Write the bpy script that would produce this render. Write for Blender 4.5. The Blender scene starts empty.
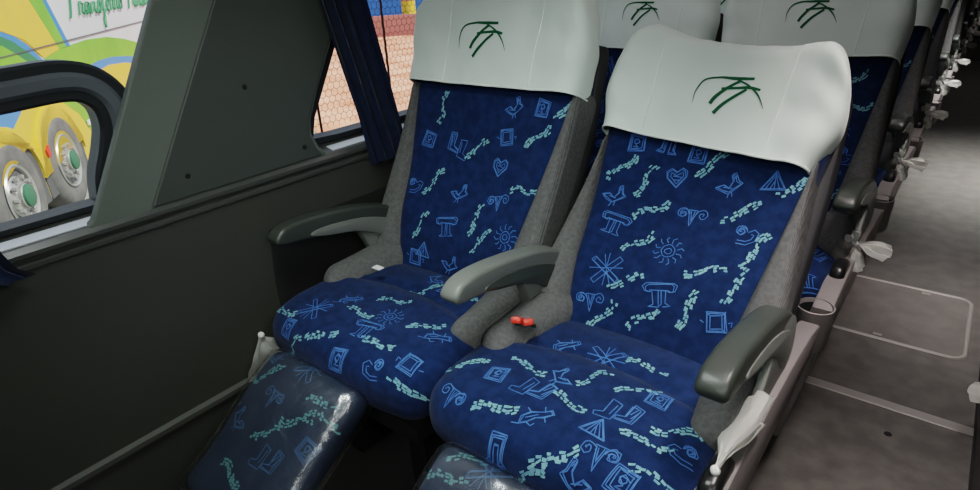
import bpy, bmesh, math, random
from mathutils import Vector, Matrix, noise
from mathutils.bvhtree import BVHTree
random.seed(7)
C = bpy.context.scene.collection
V = Vector
# ------------------------------------------------------------------ materials
def nt(name):
    m = bpy.data.materials.new(name); m.use_nodes = True
    t = m.node_tree; b = t.nodes['Principled BSDF']
    return m, t, b
def mat(name, col, rough=.6, metal=0., col2=None, nscale=30., bump=0., bscale=200., sheen=0., spec=.5, coat=0., wave=None, detail=4):
    m, t, b = nt(name); N = t.nodes; L = t.links
    b.inputs['Base Color'].default_value = (*col, 1); b.inputs['Roughness'].default_value = rough
    b.inputs['Metallic'].default_value = metal; b.inputs['Specular IOR Level'].default_value = spec
    b.inputs['Sheen Weight'].default_value = sheen; b.inputs['Coat Weight'].default_value = coat
    tc = N.new('ShaderNodeTexCoord')
    if col2 is not None:
        n = N.new('ShaderNodeTexNoise'); n.inputs['Scale'].default_value = nscale; n.inputs['Detail'].default_value = detail
        r = N.new('ShaderNodeValToRGB'); r.color_ramp.elements[0].color = (*col, 1); r.color_ramp.elements[1].color = (*col2, 1)
        r.color_ramp.elements[0].position = .38; r.color_ramp.elements[1].position = .62
        L.new(tc.outputs['Object'], n.inputs['Vector']); L.new(n.outputs['Fac'], r.inputs['Fac']); L.new(r.outputs['Color'], b.inputs['Base Color'])
    if bump > 0:
        bp = N.new('ShaderNodeBump'); bp.inputs['Strength'].default_value = bump; bp.inputs['Distance'].default_value = .002
        if wave:
            w = N.new('ShaderNodeTexWave'); w.inputs['Scale'].default_value = wave; w.inputs['Distortion'].default_value = .6
            L.new(tc.outputs['Object'], w.inputs['Vector']); L.new(w.outputs['Fac'], bp.inputs['Height'])
        else:
            n2 = N.new('ShaderNodeTexNoise'); n2.inputs['Scale'].default_value = bscale; n2.inputs['Detail'].default_value = 3
            L.new(tc.outputs['Object'], n2.inputs['Vector']); L.new(n2.outputs['Fac'], bp.inputs['Height'])
        L.new(bp.outputs['Normal'], b.inputs['Normal'])
    return m
M = {}
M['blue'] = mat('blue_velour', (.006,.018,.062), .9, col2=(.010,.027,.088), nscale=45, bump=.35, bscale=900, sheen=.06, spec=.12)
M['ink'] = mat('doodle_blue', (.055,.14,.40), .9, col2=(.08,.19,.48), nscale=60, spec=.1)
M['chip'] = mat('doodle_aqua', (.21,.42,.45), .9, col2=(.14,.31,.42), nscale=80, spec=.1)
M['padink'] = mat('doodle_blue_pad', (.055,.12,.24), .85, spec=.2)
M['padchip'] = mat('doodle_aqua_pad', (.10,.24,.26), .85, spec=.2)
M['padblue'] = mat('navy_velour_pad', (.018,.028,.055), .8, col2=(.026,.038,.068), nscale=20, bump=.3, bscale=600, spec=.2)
M['grey'] = mat('grey_ribbed_fabric', (.10,.10,.099), .9, col2=(.13,.13,.128), nscale=120, bump=.5, wave=110, spec=.2)
M['cover'] = mat('white_headrest_cloth', (.66,.73,.68), .75, col2=(.70,.77,.72), nscale=4, bump=.12, bscale=30, sheen=.3, spec=.25)
M['seam'] = mat('white_seam_thread', (.80,.86,.80), .8, spec=.2)
M['green'] = mat('emblem_green', (.006,.085,.035), .6, spec=.2)
M['shell'] = mat('charcoal_shell', (.018,.018,.020), .55, bump=.2, bscale=400)
M['arm'] = mat('armrest_plastic', (.040,.047,.040), .33, col2=(.046,.053,.046), nscale=8, bump=.15, bscale=500)
M['armgrey'] = mat('armrest_grey_plastic', (.15,.16,.145), .42, bump=.15, bscale=500)
M['panel'] = mat('seat_side_panel', (.19,.172,.168), .45, col2=(.215,.195,.19), nscale=6, bump=.1, bscale=300)
M['black'] = mat('black_plastic', (.012,.012,.012), .28)
M['blackmatt'] = mat('black_matt', (.008,.008,.008), .8)
M['metal'] = mat('brushed_aluminium', (.46,.44,.42), .42, .7, bump=.15, bscale=300)
M['duct'] = mat('dull_floor_trim', (.11,.11,.10), .4, .3)
M['sillglint'] = mat('sill_window_reflection', (.75,.75,.75), .33, .6)  # pale tone standing in for window light reflected on the ledge
M['cloth'] = mat('white_knotted_cloth', (.78,.78,.74), .7, bump=.3, bscale=60, sheen=.2)
M['red'] = mat('red_buckle', (.75,.045,.025), .35)
M['wall'] = mat('dark_olive_wall_vinyl', (.052,.054,.045), .5, col2=(.050,.052,.045), nscale=5, bump=.25, bscale=350)
M['pocket'] = mat('dark_recess_vinyl', (.020,.021,.019), .6, bump=.25, bscale=350)
M['pillar'] = mat('pillar_panel_grey', (.054,.062,.055), .55, col2=(.059,.067,.060), nscale=5, bump=.25, bscale=400)
M['pillar2'] = mat('pillar_edge_grey', (.115,.132,.114), .6, col2=(.12,.137,.12), nscale=5, bump=.25, bscale=400)
M['ledge'] = mat('sill_ledge_plastic', (.06,.062,.058), .30, bump=.08, bscale=300)
M['rubber'] = mat('window_rubber', (.022,.026,.030), .45, bump=.2, bscale=300)
M['sash'] = mat('grey_sash_frame', (.12,.135,.15), .42, bump=.1, bscale=200)
M['floor'] = mat('aisle_vinyl_floor', (.085,.080,.076), .38, col2=(.125,.118,.11), nscale=14, bump=.35, bscale=260, detail=8)
M['hatch'] = mat('hatch_vinyl', (.11,.10,.095), .42, col2=(.145,.135,.128), nscale=12, bump=.3, bscale=260, detail=8)
M['podium'] = mat('podium_side', (.085,.08,.078), .5, bump=.2, bscale=200)
M['darkwall'] = mat('dark_interior', (.05,.048,.045), .8, bump=.1, bscale=100)
M['ceil'] = mat('ceiling_panel', (.35,.35,.34), .8, bump=.1, bscale=100)
M['curtain'] = mat('navy_curtain', (.006,.018,.060), .9, col2=(.008,.026,.085), nscale=40, bump=.4, bscale=500, sheen=.3)
M['tag'] = mat('white_tag', (.8,.8,.8), .6)
M['cwhite'] = mat('coach_white', (.62,.66,.68), .35, col2=(.66,.70,.72), nscale=1.)
M['cyellow'] = mat('coach_yellow', (.72,.50,.06), .4, col2=(.68,.47,.07), nscale=2.)
M['cgreen'] = mat('coach_green', (.16,.42,.04), .4, col2=(.20,.48,.05), nscale=2.)
M['cblue'] = mat('coach_blue', (.05,.24,.58), .4)
M['cdgreen'] = mat('coach_deep_green', (.03,.20,.08), .5)
M['cgrey'] = mat('coach_grey', (.10,.105,.11), .6)
M['tyre'] = mat('dusty_tyre', (.13,.13,.125), .85, col2=(.18,.175,.165), nscale=6, bump=.4, bscale=60)
M['rim'] = mat('steel_rim', (.50,.50,.48), .35, .6)
M['tint'] = mat('hub_green', (.05,.16,.09), .5)
M['orangeg'] = mat('orange_paving', (.72,.27,.15), .9, col2=(.90,.46,.30), nscale=1.1, detail=10)
M['yard'] = mat('grey_yard', (.30,.30,.27), .95, col2=(.40,.39,.35), nscale=1.5, detail=10)
M['mauve'] = mat('mauve_kerb_wall', (.42,.18,.16), .9)
M['shed'] = mat('blue_shed_wall', (.03,.16,.55), .7)
M['ygold'] = mat('yellow_drum', (.7,.5,.05), .6)
M['wire'] = mat('rusty_wire', (.16,.07,.045), .6, .3)
def glass(name, col, tmix, rough, gl=.9, bump=0.):
    m, t, b = nt(name); N = t.nodes; L = t.links
    N.remove(b); out = N['Material Output']
    tr = N.new('ShaderNodeBsdfTransparent'); tr.inputs['Color'].default_value = (*col, 1)
    g = N.new('ShaderNodeBsdfGlossy'); g.inputs['Roughness'].default_value = rough; g.inputs['Color'].default_value = (gl, gl, gl, 1)
    fr = N.new('ShaderNodeFresnel'); fr.inputs['IOR'].default_value = 1.45
    ad = N.new('ShaderNodeMath'); ad.operation = 'MULTIPLY_ADD'; ad.inputs[1].default_value = 1.; ad.inputs[2].default_value = tmix
    mx = N.new('ShaderNodeMixShader')
    ge = N.new('ShaderNodeNewGeometry'); fl = N.new('ShaderNodeMath'); fl.operation = 'SUBTRACT'; fl.inputs[0].default_value = 1.
    ml = N.new('ShaderNodeMath'); ml.operation = 'MULTIPLY'
    L.new(ge.outputs['Backfacing'], fl.inputs[1]); L.new(ad.outputs[0], ml.inputs[0]); L.new(fl.outputs[0], ml.inputs[1])
    L.new(fr.outputs[0], ad.inputs[0]); L.new(ml.outputs[0], mx.inputs[0]); L.new(tr.outputs[0], mx.inputs[1]); L.new(g.outputs[0], mx.inputs[2])
    if bump:
        bp = N.new('ShaderNodeBump'); bp.inputs['Strength'].default_value = bump; bp.inputs['Distance'].default_value = .01
        n = N.new('ShaderNodeTexNoise'); n.inputs['Scale'].default_value = 14; n.inputs['Detail'].default_value = 3; n.inputs['Distortion'].default_value = 1.
        tc = N.new('ShaderNodeTexCoord'); L.new(tc.outputs['Object'], n.inputs['Vector']); L.new(n.outputs['Fac'], bp.inputs['Height'])
        L.new(bp.outputs['Normal'], g.inputs['Normal']); L.new(bp.outputs['Normal'], fr.inputs['Normal'])
    L.new(mx.outputs[0], out.inputs['Surface'])
    return m
M['glass'] = glass('window_glass', (.95,.97,.96), .0, .02, .5)
M['film'] = glass('clear_plastic_film', (.86,.88,.88), .11, .30, .9, .6)

# ------------------------------------------------------------------ mesh helpers
def obj(name, bm, m, parent=None, smooth=True, kind=None, label=None):
    me = bpy.data.meshes.new(name)
    bmesh.ops.recalc_face_normals(bm, faces=bm.faces)
    bm.to_mesh(me); bm.free()
    for x in (m if isinstance(m, (list, tuple)) else [m]): me.materials.append(M[x])
    if smooth:
        for p in me.polygons: p.use_smooth = True
        try: me.set_sharp_from_angle(angle=math.radians(42))
        except Exception: pass
    o = bpy.data.objects.new(name, me); C.objects.link(o)
    if parent is not None: o.parent = parent
    if kind: o['kind'] = kind
    if label: o['label'] = label
    return o
def tag(o, label, cat, group=None):
    o['label'] = label; o['category'] = cat
    if group: o['group'] = group
    return o
def empty(name, loc=(0,0,0), rz=0):
    o = bpy.data.objects.new(name, None); C.objects.link(o); o.location = loc; o.rotation_euler = (0,0,rz)
    o.empty_display_size = .05
    return o
def grid_box(bm, h, r, n, fn=None, cen=(0,0,0), mi=0):
    """box of half sizes h rounded by r, n cells per axis, each vertex passed through fn"""
    vs = {}; out = []
    def vert(a, b, c):
        k = (a, b, c)
        if k not in vs:
            p = V((h[0]*(2*a/n[0]-1), h[1]*(2*b/n[1]-1), h[2]*(2*c/n[2]-1)))
            q = V([max(-(h[i]-r), min(h[i]-r, p[i])) for i in range(3)])
            d = p - q
            if d.length > 1e-9: p = q + d.normalized()*r
            p = p + V(cen)
            if fn: p = fn(p)
            vs[k] = bm.verts.new(p)
        return vs[k]
    def face(q):
        f = bm.faces.new(q); f.material_index = mi; out.append(f)
    for c in (0, n[2]):
        for a in range(n[0]):
            for b in range(n[1]): face([vert(a,b,c), vert(a+1,b,c), vert(a+1,b+1,c), vert(a,b+1,c)])
    for b in (0, n[1]):
        for a in range(n[0]):
            for c in range(n[2]): face([vert(a,b,c), vert(a+1,b,c), vert(a+1,b,c+1), vert(a,b,c+1)])
    for a in (0, n[0]):
        for b in range(n[1]):
            for c in range(n[2]): face([vert(a,b,c), vert(a,b+1,c), vert(a,b+1,c+1), vert(a,b,c+1)])
    return out
def rbox(h, r, n=(8,8,8), cen=(0,0,0), fn=None):
    bm = bmesh.new(); grid_box(bm, h, r, n, fn, cen); return bm
def bx(x0, x1, y0, y1, z0, z1, r=0.):
    bm = bmesh.new()
    h = ((x1-x0)/2, (y1-y0)/2, (z1-z0)/2); c = ((x0+x1)/2, (y0+y1)/2, (z0+z1)/2)
    if r > 0: grid_box(bm, h, r, (6,6,6), None, c)
    else: grid_box(bm, h, 0., (1,1,1), None, c)
    return bm
def prism(pts, a, b, ax='x', bev=0., seg=3):
    """pts 2D outline extruded along ax from a to b. ax x: (y,z), ax y: (x,z), ax z: (x,y)"""
    bm = bmesh.new()
    def P(u, v, w): return {'x': (w,u,v), 'y': (u,w,v), 'z': (u,v,w)}[ax]
    A = [bm.verts.new(P(u, v, a)) for u, v in pts]; B = [bm.verts.new(P(u, v, b)) for u, v in pts]
    fa = bm.faces.new(A); fb = bm.faces.new(B[::-1]); n = len(pts)
    for i in range(n): bm.faces.new([A[i], B[i], B[(i+1)%n], A[(i+1)%n]])
    bmesh.ops.recalc_face_normals(bm, faces=bm.faces)
    if bev > 0:
        ed = list(set(list(fa.edges)+list(fb.edges)))
        bmesh.ops.bevel(bm, geom=ed, offset=bev, segments=seg, profile=.5, affect='EDGES', clamp_overlap=True)
    return bm
def spline(pts, n=6, closed=False):
    P = [V(p) if len(p) == 3 else V((p[0], p[1], 0)) for p in pts]; out = []; m = len(P)
    rng = m if closed else m-1
    for i in range(rng):
        if closed: a, b, c, d = P[(i-1)%m], P[i], P[(i+1)%m], P[(i+2)%m]
        else: a, b, c, d = P[max(i-1,0)], P[i], P[i+1], P[min(i+2,m-1)]
        for k in range(n):
            t = k/n
            out.append(.5*((2*b)+(c-a)*t+(2*a-5*b+4*c-d)*t*t+(3*b-a-3*c+d)*t**3))
    if not closed: out.append(P[-1])
    return out
def tube(pts, rad, seg=8, closed=False, bm=None, flat=1., mi=0):
    bm = bm or bmesh.new(); P = [V(p) for p in pts]; n = len(P); rings = []
    up = V((0,0,1)); prev = None
    for i, p in enumerate(P):
        t = (P[(i+1)%n]-P[i-1]) if closed else (P[min(i+1,n-1)]-P[max(i-1,0)])
        t.normalize()
        if prev is None:
            a = t.cross(up)
            if a.length < .1: a = t.cross(V((1,0,0)))
        else: a = prev - t*prev.dot(t)
        a.normalize(); prev = a.copy(); b = t.cross(a)
        rr = rad[i] if isinstance(rad, (list, tuple)) else rad
        rings.append([bm.verts.new(p + a*math.cos(q)*rr + b*math.sin(q)*rr*flat) for q in [2*math.pi*k/seg for k in range(seg)]])
    for i in range(n if closed else n-1):
        A, B = rings[i], rings[(i+1)%n]
        for k in range(seg):
            f = bm.faces.new([A[k], A[(k+1)%seg], B[(k+1)%seg], B[k]]); f.material_index = mi
    if not closed:
        bm.faces.new(rings[0][::-1]).material_index = mi; bm.faces.new(rings[-1]).material_index = mi
    return bm
def lathe(prof, seg=32, axis='z', cen=(0,0,0), bm=None, mi=0):
    bm = bm or bmesh.new(); rings = []
    for r, h in prof:
        ring = []
        for k in range(seg):
            a = 2*math.pi*k/seg; p = (r*math.cos(a), r*math.sin(a), h)
            if axis == 'y': p = (p[0], h, p[1])
            if axis == 'x': p = (h, p[0], p[1])
            ring.append(bm.verts.new(V(p)+V(cen)))
        rings.append(ring)
    for A, B in zip(rings, rings[1:]):
        for k in range(seg):
            bm.faces.new([A[k], A[(k+1)%seg], B[(k+1)%seg], B[k]]).material_index = mi
    return bm
def lerp(a, b, t): return a+(b-a)*t
def sstep(a, b, x):
    t = max(0., min(1., (x-a)/(b-a))); return t*t*(3-2*t)
def add_struct(name, bm, m, smooth=False, parent=None): return obj(name, bm, m, parent, smooth, None if parent else 'structure')

# ------------------------------------------------------------------ doodles printed on the velour
def circ(cx, cy, r, n=14, a0=0, a1=360): return [(cx+r*math.cos(math.radians(a0+(a1-a0)*i/n)), cy+r*math.sin(math.radians(a0+(a1-a0)*i/n))) for i in range(n+1)]
def spiral(cx, cy, r, turns, d=1, a0=0): return [(cx+r*(1-i/22*.85)*math.cos(a0+d*i/22*turns*6.283), cy+r*(1-i/22*.85)*math.sin(a0+d*i/22*turns*6.283)) for i in range(23)]
D = {}
D['sun'] = [circ(0,0,.42,16), circ(0,0,.2,10)] + [[(.55*math.cos(a),.55*math.sin(a)),(.82*math.cos(a+.08),.82*math.sin(a+.08)),(.95*math.cos(a-.1),.95*math.sin(a-.1))] for a in [i*math.pi/6 for i in range(12)]]
D['altar'] = [[(-1,.45),(-.9,.15),(-.6,.1),(-.55,.2),(.55,.2),(.62,.1),(.9,.15),(1,.45),(.8,.6),(-.8,.6),(-1,.45)],[(-.4,.2),(-.3,-.6),(-.6,-.75),(0,-.75),(-.05,.2)],[(.1,.2),(.15,-.6),(0,-.75)],[(.35,.2),(.4,-.55),(.7,-.7),(.2,-.75)]]
D['box'] = [[(-.7,.6),(.5,.75),(.75,-.5),(-.5,-.7),(-.7,.6)],[(-.4,.4),(.3,.5),(.45,-.3),(-.3,-.45),(-.4,.4)],[(-.7,.6),(-.4,.4)],[(.5,.75),(.3,.5)],[(.75,-.5),(.45,-.3)],[(.75,.1),(1,.2),(.95,-.1)],[(-.75,-.1),(-1,.05)]]
D['rams'] = [spiral(-.6,.1,.38,1.6,1,0), spiral(.6,.1,.38,1.6,-1,3.14), [(-.25,.3),(0,-.7),(.25,.3)], [(-.12,.3),(0,-.35),(.12,.3)], [(-.3,.35),(.3,.35)]]
D['cross'] = [[(-.9,.5),(-.7,.7),(.8,-.5),(.7,-.75),(-.9,.5)],[(-.8,-.6),(-.6,-.75),(.85,.55),(.7,.75),(-.8,-.6)],[(-.2,.85),(0,0),(.1,.9)],[(-.1,-.9),(.05,0),(.3,-.85)],[(-.95,0),(.95,.1)]]
D['boots'] = [[(-.9,.7),(-.4,.8),(-.35,-.1),(.1,-.3),(.1,-.5),(-.75,-.4),(-.9,.7)],[(.1,.5),(.6,.6),(.6,-.35),(1,-.5),(.95,-.75),(.15,-.65),(.1,.5)],[(-.75,.5),(-.55,-.15)],[(.25,.35),(.35,-.4)],[(-.6,.6),(-.45,.1)]]
D['lizard'] = [[(-.9,.6),(-.6,.85),(-.3,.5),(0,.3),(.4,.1),(.7,-.3),(.5,-.75),(.2,-.5),(-.1,-.1),(-.5,.2),(-.9,.6)],[(-.3,.5),(-.1,.8)],[(.4,.1),(.75,.25)],[(-.5,.2),(-.75,-.05)],[(.2,-.5),(-.15,-.6),(-.3,-.4)],[(-.1,.15),(.4,-.3)],[(.5,-.75),(.9,-.9)]]
D['swirl'] = [spiral(-.35,.3,.4,1.8,1,0), [(.1,.2),(.5,.35),(.8,.1),(.6,-.4),(0,-.7),(-.6,-.6)],[(.3,.05),(.5,.0),(.35,-.3),(0,-.45),(-.5,-.4)]]
D['square'] = [[(-.6,.7),(.6,.6),(.7,-.6),(-.55,-.7),(-.6,.7)],[(-.4,.5),(.4,.45),(.45,-.4),(-.35,-.5),(-.4,.5)],[(-.3,.2),(0,.35),(.2,.1),(-.1,-.1),(.2,-.3),(-.25,-.3)],circ(0,.1,.18,8)]
D['heart'] = [[(0,-.8),(-.7,0),(-.75,.45),(-.4,.7),(0,.4),(.4,.7),(.75,.45),(.7,0),(0,-.8)],[(0,-.5),(-.45,.1),(-.4,.4),(0,.15),(.4,.4),(.45,.1),(0,-.5)],[(-.3,.1),(.3,0)],[(-.2,-.15),(.2,-.2)]]
D['bird'] = [[(-.9,-.1),(-.4,.1),(0,-.2),(.3,.3),(.2,.8),(.45,.9),(.6,.3),(.9,.1),(.4,-.3),(0,-.6),(-.5,-.4),(-.9,-.1)],[(0,-.6),(-.1,-.9)],[(.2,-.5),(.25,-.85)],[(-.4,-.1),(.2,-.2)],circ(.4,.6,.08,6)]
D['pants'] = [[(-.5,.8),(.5,.8),(.55,-.5),(.8,-.75),(.2,-.8),(.15,.3),(-.15,.3),(-.2,-.8),(-.8,-.75),(-.45,-.5),(-.5,.8)],[(-.35,.6),(.35,.6)],[(-.35,.6),(-.3,-.55)],[(.35,.6),(.4,-.55)]]
D['tent'] = [[(-.8,-.6),(0,.8),(.8,-.5),(-.8,-.6)],[(0,.8),(.1,-.55)],[(-.5,-.55),(0,.4)],[(-.2,-.55),(.03,.1)],[(.4,-.5),(.05,.5)]]
KINDS = list(D)
def chips(rnd, curve=.3):
    """stone-path trail: list of small quads in a 2 x 1 field"""
    q = []
    for i in range(9):
        t = i/8*2-1
        for j in (-1, 0, 1):
            if rnd.random() < (.40 if abs(j) else .08): continue
            cx = t+rnd.uniform(-.05,.05); cy = curve*math.sin(t*2.2)+j*.155+rnd.uniform(-.03,.03)
            w = rnd.uniform(.09,.15); h = rnd.uniform(.05,.08); a = math.atan(curve*2.2*math.cos(t*2.2))+rnd.uniform(-.3,.3)
            ca, sa = math.cos(a), math.sin(a)
            q.append([(cx+ca*x-sa*y, cy+sa*x+ca*y) for x, y in ((-w,-h),(w,-h*.7),(w*.8,h),(-w*.9,h*.8))])
    return q
def stamp(bm, bvh, chart, items, wid=.00095, off=.0016, ink=1, chip=2, seed=3):
    """draw doodles on the surface: items (kind, u, v, size, angle) in chart units"""
    rnd = random.Random(seed)
    def hit(u, v):
        o, d = chart(u, v); loc, nor, i, dist = bvh.ray_cast(o, d, .3)
        if loc is None: return None
        if nor.dot(d) > 0: nor = -nor
        return loc + nor*off
    for kind, u, v, sz, ang in items:
        sz *= 1.13
        ca, sa = math.cos(ang), math.sin(ang)
        if kind == 'chips':
            for quad in chips(rnd, rnd.choice((-.3,.3,.15))):
                ps = [hit(u+(ca*x-sa*y)*sz, v+(sa*x+ca*y)*sz) for x, y in quad]
                if all(p is not None for p in ps):
                    try: bm.faces.new([bm.verts.new(p) for p in ps]).material_index = chip
                    except ValueError: pass
            continue
        for pl in [[(x+rnd.uniform(-.03,.03), y+rnd.uniform(-.03,.03)) for x, y in p_] for p_ in D[kind]] + [[(x*.87+rnd.uniform(-.04,.04), y*.87+rnd.uniform(-.04,.04)) for x, y in p_] for p_ in D[kind][:1] if kind != 'sun']:
            pts = [(u+(ca*x-sa*y)*sz+rnd.uniform(-.0006,.0006), v+(sa*x+ca*y)*sz+rnd.uniform(-.0006,.0006)) for x, y in pl]
            fine = []
            for a, b in zip(pts, pts[1:]):
                k = max(1, int(math.hypot(b[0]-a[0], b[1]-a[1])/.005))
                fine += [(lerp(a[0],b[0],i/k), lerp(a[1],b[1],i/k)) for i in range(k)]
            fine.append(pts[-1]); prev = None
            for i, p in enumerate(fine):
                a = fine[max(i-1,0)]; b = fine[min(i+1,len(fine)-1)]
                tx, ty = b[0]-a[0], b[1]-a[1]; l = math.hypot(tx, ty) or 1
                nx, ny = -ty/l*wid, tx/l*wid
                A = hit(p[0]+nx, p[1]+ny); B = hit(p[0]-nx, p[1]-ny)
                cur = (bm.verts.new(A), bm.verts.new(B)) if (A and B) else None
                if prev and cur and (prev[0].co-cur[0].co).length < .02: bm.faces.new([prev[0], cur[0], cur[1], prev[1]]).material_index = ink
                prev = cur
def scatter(u0, u1, v0, v1, pitch, rnd, size=.034):
    it = []; row = 0; v = v0; last = None
    while v < v1:
        u = u0 + (pitch*.5 if row % 2 else 0)
        while u < u1:
            if rnd.random() < .42: it.append(('chips', u+rnd.uniform(-.012,.012), v+rnd.uniform(-.012,.012), size*1.05, rnd.uniform(-1.2,1.2)))
            else:
                k = rnd.choice([x for x in KINDS if x != last]); last = k
                it.append((k, u+rnd.uniform(-.01,.01), v+rnd.uniform(-.01,.01), size*rnd.uniform(.85,1.1), rnd.uniform(-.5,.5)))
            u += pitch
        v += pitch*.82; row += 1
    return it

# ------------------------------------------------------------------ the seat (faces -y, pivot of the back at local y=0, heights above aisle floor)
PITCH = .84; PIVY = 1.02
def cushion_fn(p):
    x, y, z = p
    t = sstep(.45, .56, z)
    roll = .016*sstep(-.12,-.20,y) - .010*math.exp(-((y+.135+.25*x*x*4)/.012)**2)
    dome = .014*(1-(x/.26)**2)
    z2 = z + t*(roll+dome) - t*.02*sstep(-.08,.04,y)
    z2 -= .012*sstep(-.30,-.43,y)*t
    fx = 1 - .025*sstep(-.30,-.44,y)*1.0
    return V((x*fx, y + .03*(x/.26)**2*sstep(-.2,-.43,y), z2))
def cushion_chart(u, s):
    R = .085; L = .345
    if s < L: return V((u, -s, .75)), V((0,0,-1))
    a = min((s-L)/R, 1.75); c = V((0, -L, .50))
    d = V((0, -math.sin(a), math.cos(a)))
    o = V((u, c.y, c.z)) + d*.25
    if (s-L)/R > 1.75: o += V((0,0,-1))*((s-L)-1.75*R)
    return o, -d
def back_frame(rec):
    a = math.radians(rec); up = V((0, math.sin(a), math.cos(a))); n = V((0, -math.cos(a), math.sin(a)))
    piv = V((0, 0, .545))
    return lambda x, s, d: piv + V((x,0,0)) + up*s + n*d
def make_seat(name, rec, hem, top, doodle_c, doodle_b, doodle_l, seed, side, arms=('right',), detail=True, pad=True, arm_mats=None, hw=.258, taper=.05, tilt=0., emb_off=(.004,0.), emb_s=1.):
    PANW = lambda s: lerp(.180, hw-.018, max(0., min(1.1, s/.50)))
    root = empty(name)
    F = back_frame(rec)
    # cushion
    bm = rbox((.268,.235,.060), .055, (40,40,14), (-.014 if side == 'aisle' else -.006,-.195,.516), cushion_fn)
    bm.normal_update(); bvh = BVHTree.FromBMesh(bm); stamp(bm, bvh, cushion_chart, doodle_c, seed=seed)
    obj('cushion', bm, ['blue','ink','chip'], root, label='blue cushion printed with pale doodles')
    # grey bolsters at the rear corners of the cushion
    for sx in (-1, 1):
        def fn(p, sx=sx):
            k = sstep(.06, -.24, p.y)                       # 0 rear .. 1 front
            inn = lerp(.150, .185, k); out = .264
            u = (p.x+.05)/.10
            return V((sx*lerp(inn, out, u), p.y + .02*u*k, p.z + .012*(1-k)*sstep(.5,.6,p.z) + .010*u*sstep(.5,.6,p.z)))
        obj('cushion_bolster', rbox((.05,.145,.085), .045, (14,20,14), (0,-.105,.532), fn), 'grey', root, label='grey fabric cushion bolster')
    # backrest centre panel
    def bfn(p):
        s = p.z; w = PANW(s)/.20
        belly = .018*math.exp(-((s-.14)/.10)**2) + .006*math.sin(s*14)*(1-abs(p.x)/.2)
        return F(p.x*w, s, p.y + (belly if p.y > 0 else 0) - .012*(1-(p.x/.2)**2)*(p.y > 0))
    bm = rbox((.20,.045,.30), .03, (30,8,40), (0,-.005,.275), bfn)
    bm.normal_update(); bvh = BVHTree.FromBMesh(bm); nrm = F(0,0,1)-F(0,0,0)
    stamp(bm, bvh, lambda u, s: (F(u, s, .2), -nrm), doodle_b, seed=seed+9)
    obj('backrest', bm, ['blue','ink','chip'], root, label='blue backrest panel printed with pale doodles')
    for sx in (-1, 1):
        def fn(p, sx=sx):
            s = p.z; k = sstep(-.05, .5, s); u = (p.x+.05)/.10
            inn = PANW(s)-.012; out = lerp(.268, hw*(1-taper)+.002, k)
            dep = p.y + (.030*(1-k)*(p.y > 0))
            return F(sx*lerp(inn, out, u), s, dep + .018*u*(1-k))
        obj('back_bolster', rbox((.05,.055,(hem+.05)/2), .035, (10,10,30), (0,-.01,(hem-.01)/2), fn), 'grey', root, label='grey fabric backrest bolster')
    # shell
    bm = rbox((hw-.004,.03,.36), .028, (10,6,20), (0,-.065,.31), lambda p: F(p.x*(1-.05*sstep(.4,.7,p.z)), p.z, p.y))
    obj('backrest_shell', bm, 'shell', root)
    # headrest cover
    ct, st = math.cos(tilt), math.sin(tilt); mid = (hem+top)/2; hh = (top-hem)/2+.05
    def cfn(p):
        s = p.z; x = p.x; t = sstep(hem, top, s)
        ax = abs(x)/hw
        wing = .050*max(0, ax-.45)**1.6*2.2
        s2 = s + t*(.030*(min(ax/.75,1.)**2) - .026) - .060*t*t*(max(0,ax-.62)/.38)**2.4
        x2 = x*(1 - taper*(1-sstep(hem-.02, hem+.12, s)) - .05*t**3)
        s2 -= tilt*2.2*max(0, x/hw-.35)**2*t*.5*hw*2
        x2, s2 = x2*ct+(s2-mid)*st, mid-x2*st+(s2-mid)*ct
        dd = p.y + wing*(.5+.5*t) + .012*t
        wr = .0050*noise.noise(V((x*14, s*9, seed)))+.0022*noise.noise(V((x*40+s*25, s*12, seed+3)))
        wr += .004*math.sin(s*70+x*18)*sstep(.13,.2,abs(x))*.5
        return F(x2, s2, dd + wr)
    bm = rbox((hw,.064,hh), .052, (44,12,36), (0,.0,top-hh), cfn)
    a = F(0,hem,0); upv = ((F(0,1,0)-F(0,0,0))*ct + V((1,0,0))*st).normalized()
    bmesh.ops.bisect_plane(bm, geom=bm.verts[:]+bm.edges[:]+bm.faces[:], plane_co=a, plane_no=upv, clear_inner=True)
    edge = [v for v in bm.verts if abs((v.co-a).dot(upv)) < 1e-4]
    loop = sorted([v.co.copy() for v in edge], key=lambda q: math.atan2((q-a).dot(nrm)*4, q.x))
    bvh = BVHTree.FromBMesh(bm)
    cov = obj('headrest_cover', bm, 'cover', root, label='white cloth headrest cover')
    obj('cover_hem', tube([q+upv*.001 for q in loop], .0026, 6, True), 'seam', cov)
    for sx in ((-.135), .135):
        pts = []
        for i in range(15):
            o = F(sx*(1+.08*i/14), lerp(hem+.006, top-.04, i/14), .3); l, n_, _, _ = bvh.ray_cast(o, -nrm, .5)
            if l: pts.append(l)
        if len(pts) > 3: obj('cover_seam', tube(pts, .0016, 5), 'seam', cov)
    # emblem strokes
    def emb(x, y): return (x*.068*emb_s+emb_off[0], hem+(top-hem)*.47+emb_off[1]+y*.068*emb_s)
    em = bmesh.new()
    ST = [([(-1,-.45),(-1.02,-.05),(-.85,.30),(-.45,.42),(.0,.42),(.55,.42)],[.1,.5,.8,.9,1.4,1.2]),
          ([(.20,.36),(-.15,.10),(-.40,-.20),(-.50,-.42)],[1.3,1.4,1.7,1.6]),
          ([(-.30,.08),(.15,.12),(.50,.14),(.80,.08)],[1.0,1.2,1.3,1.0]),
          ([(.42,.08),(.05,-.22),(-.18,-.48),(-.33,-.70)],[1.2,1.4,1.6,1.7]),
          ([(.05,.40),(.45,.20),(.78,-.08),(1.02,-.46)],[.5,.9,.7,.1])]
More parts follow.
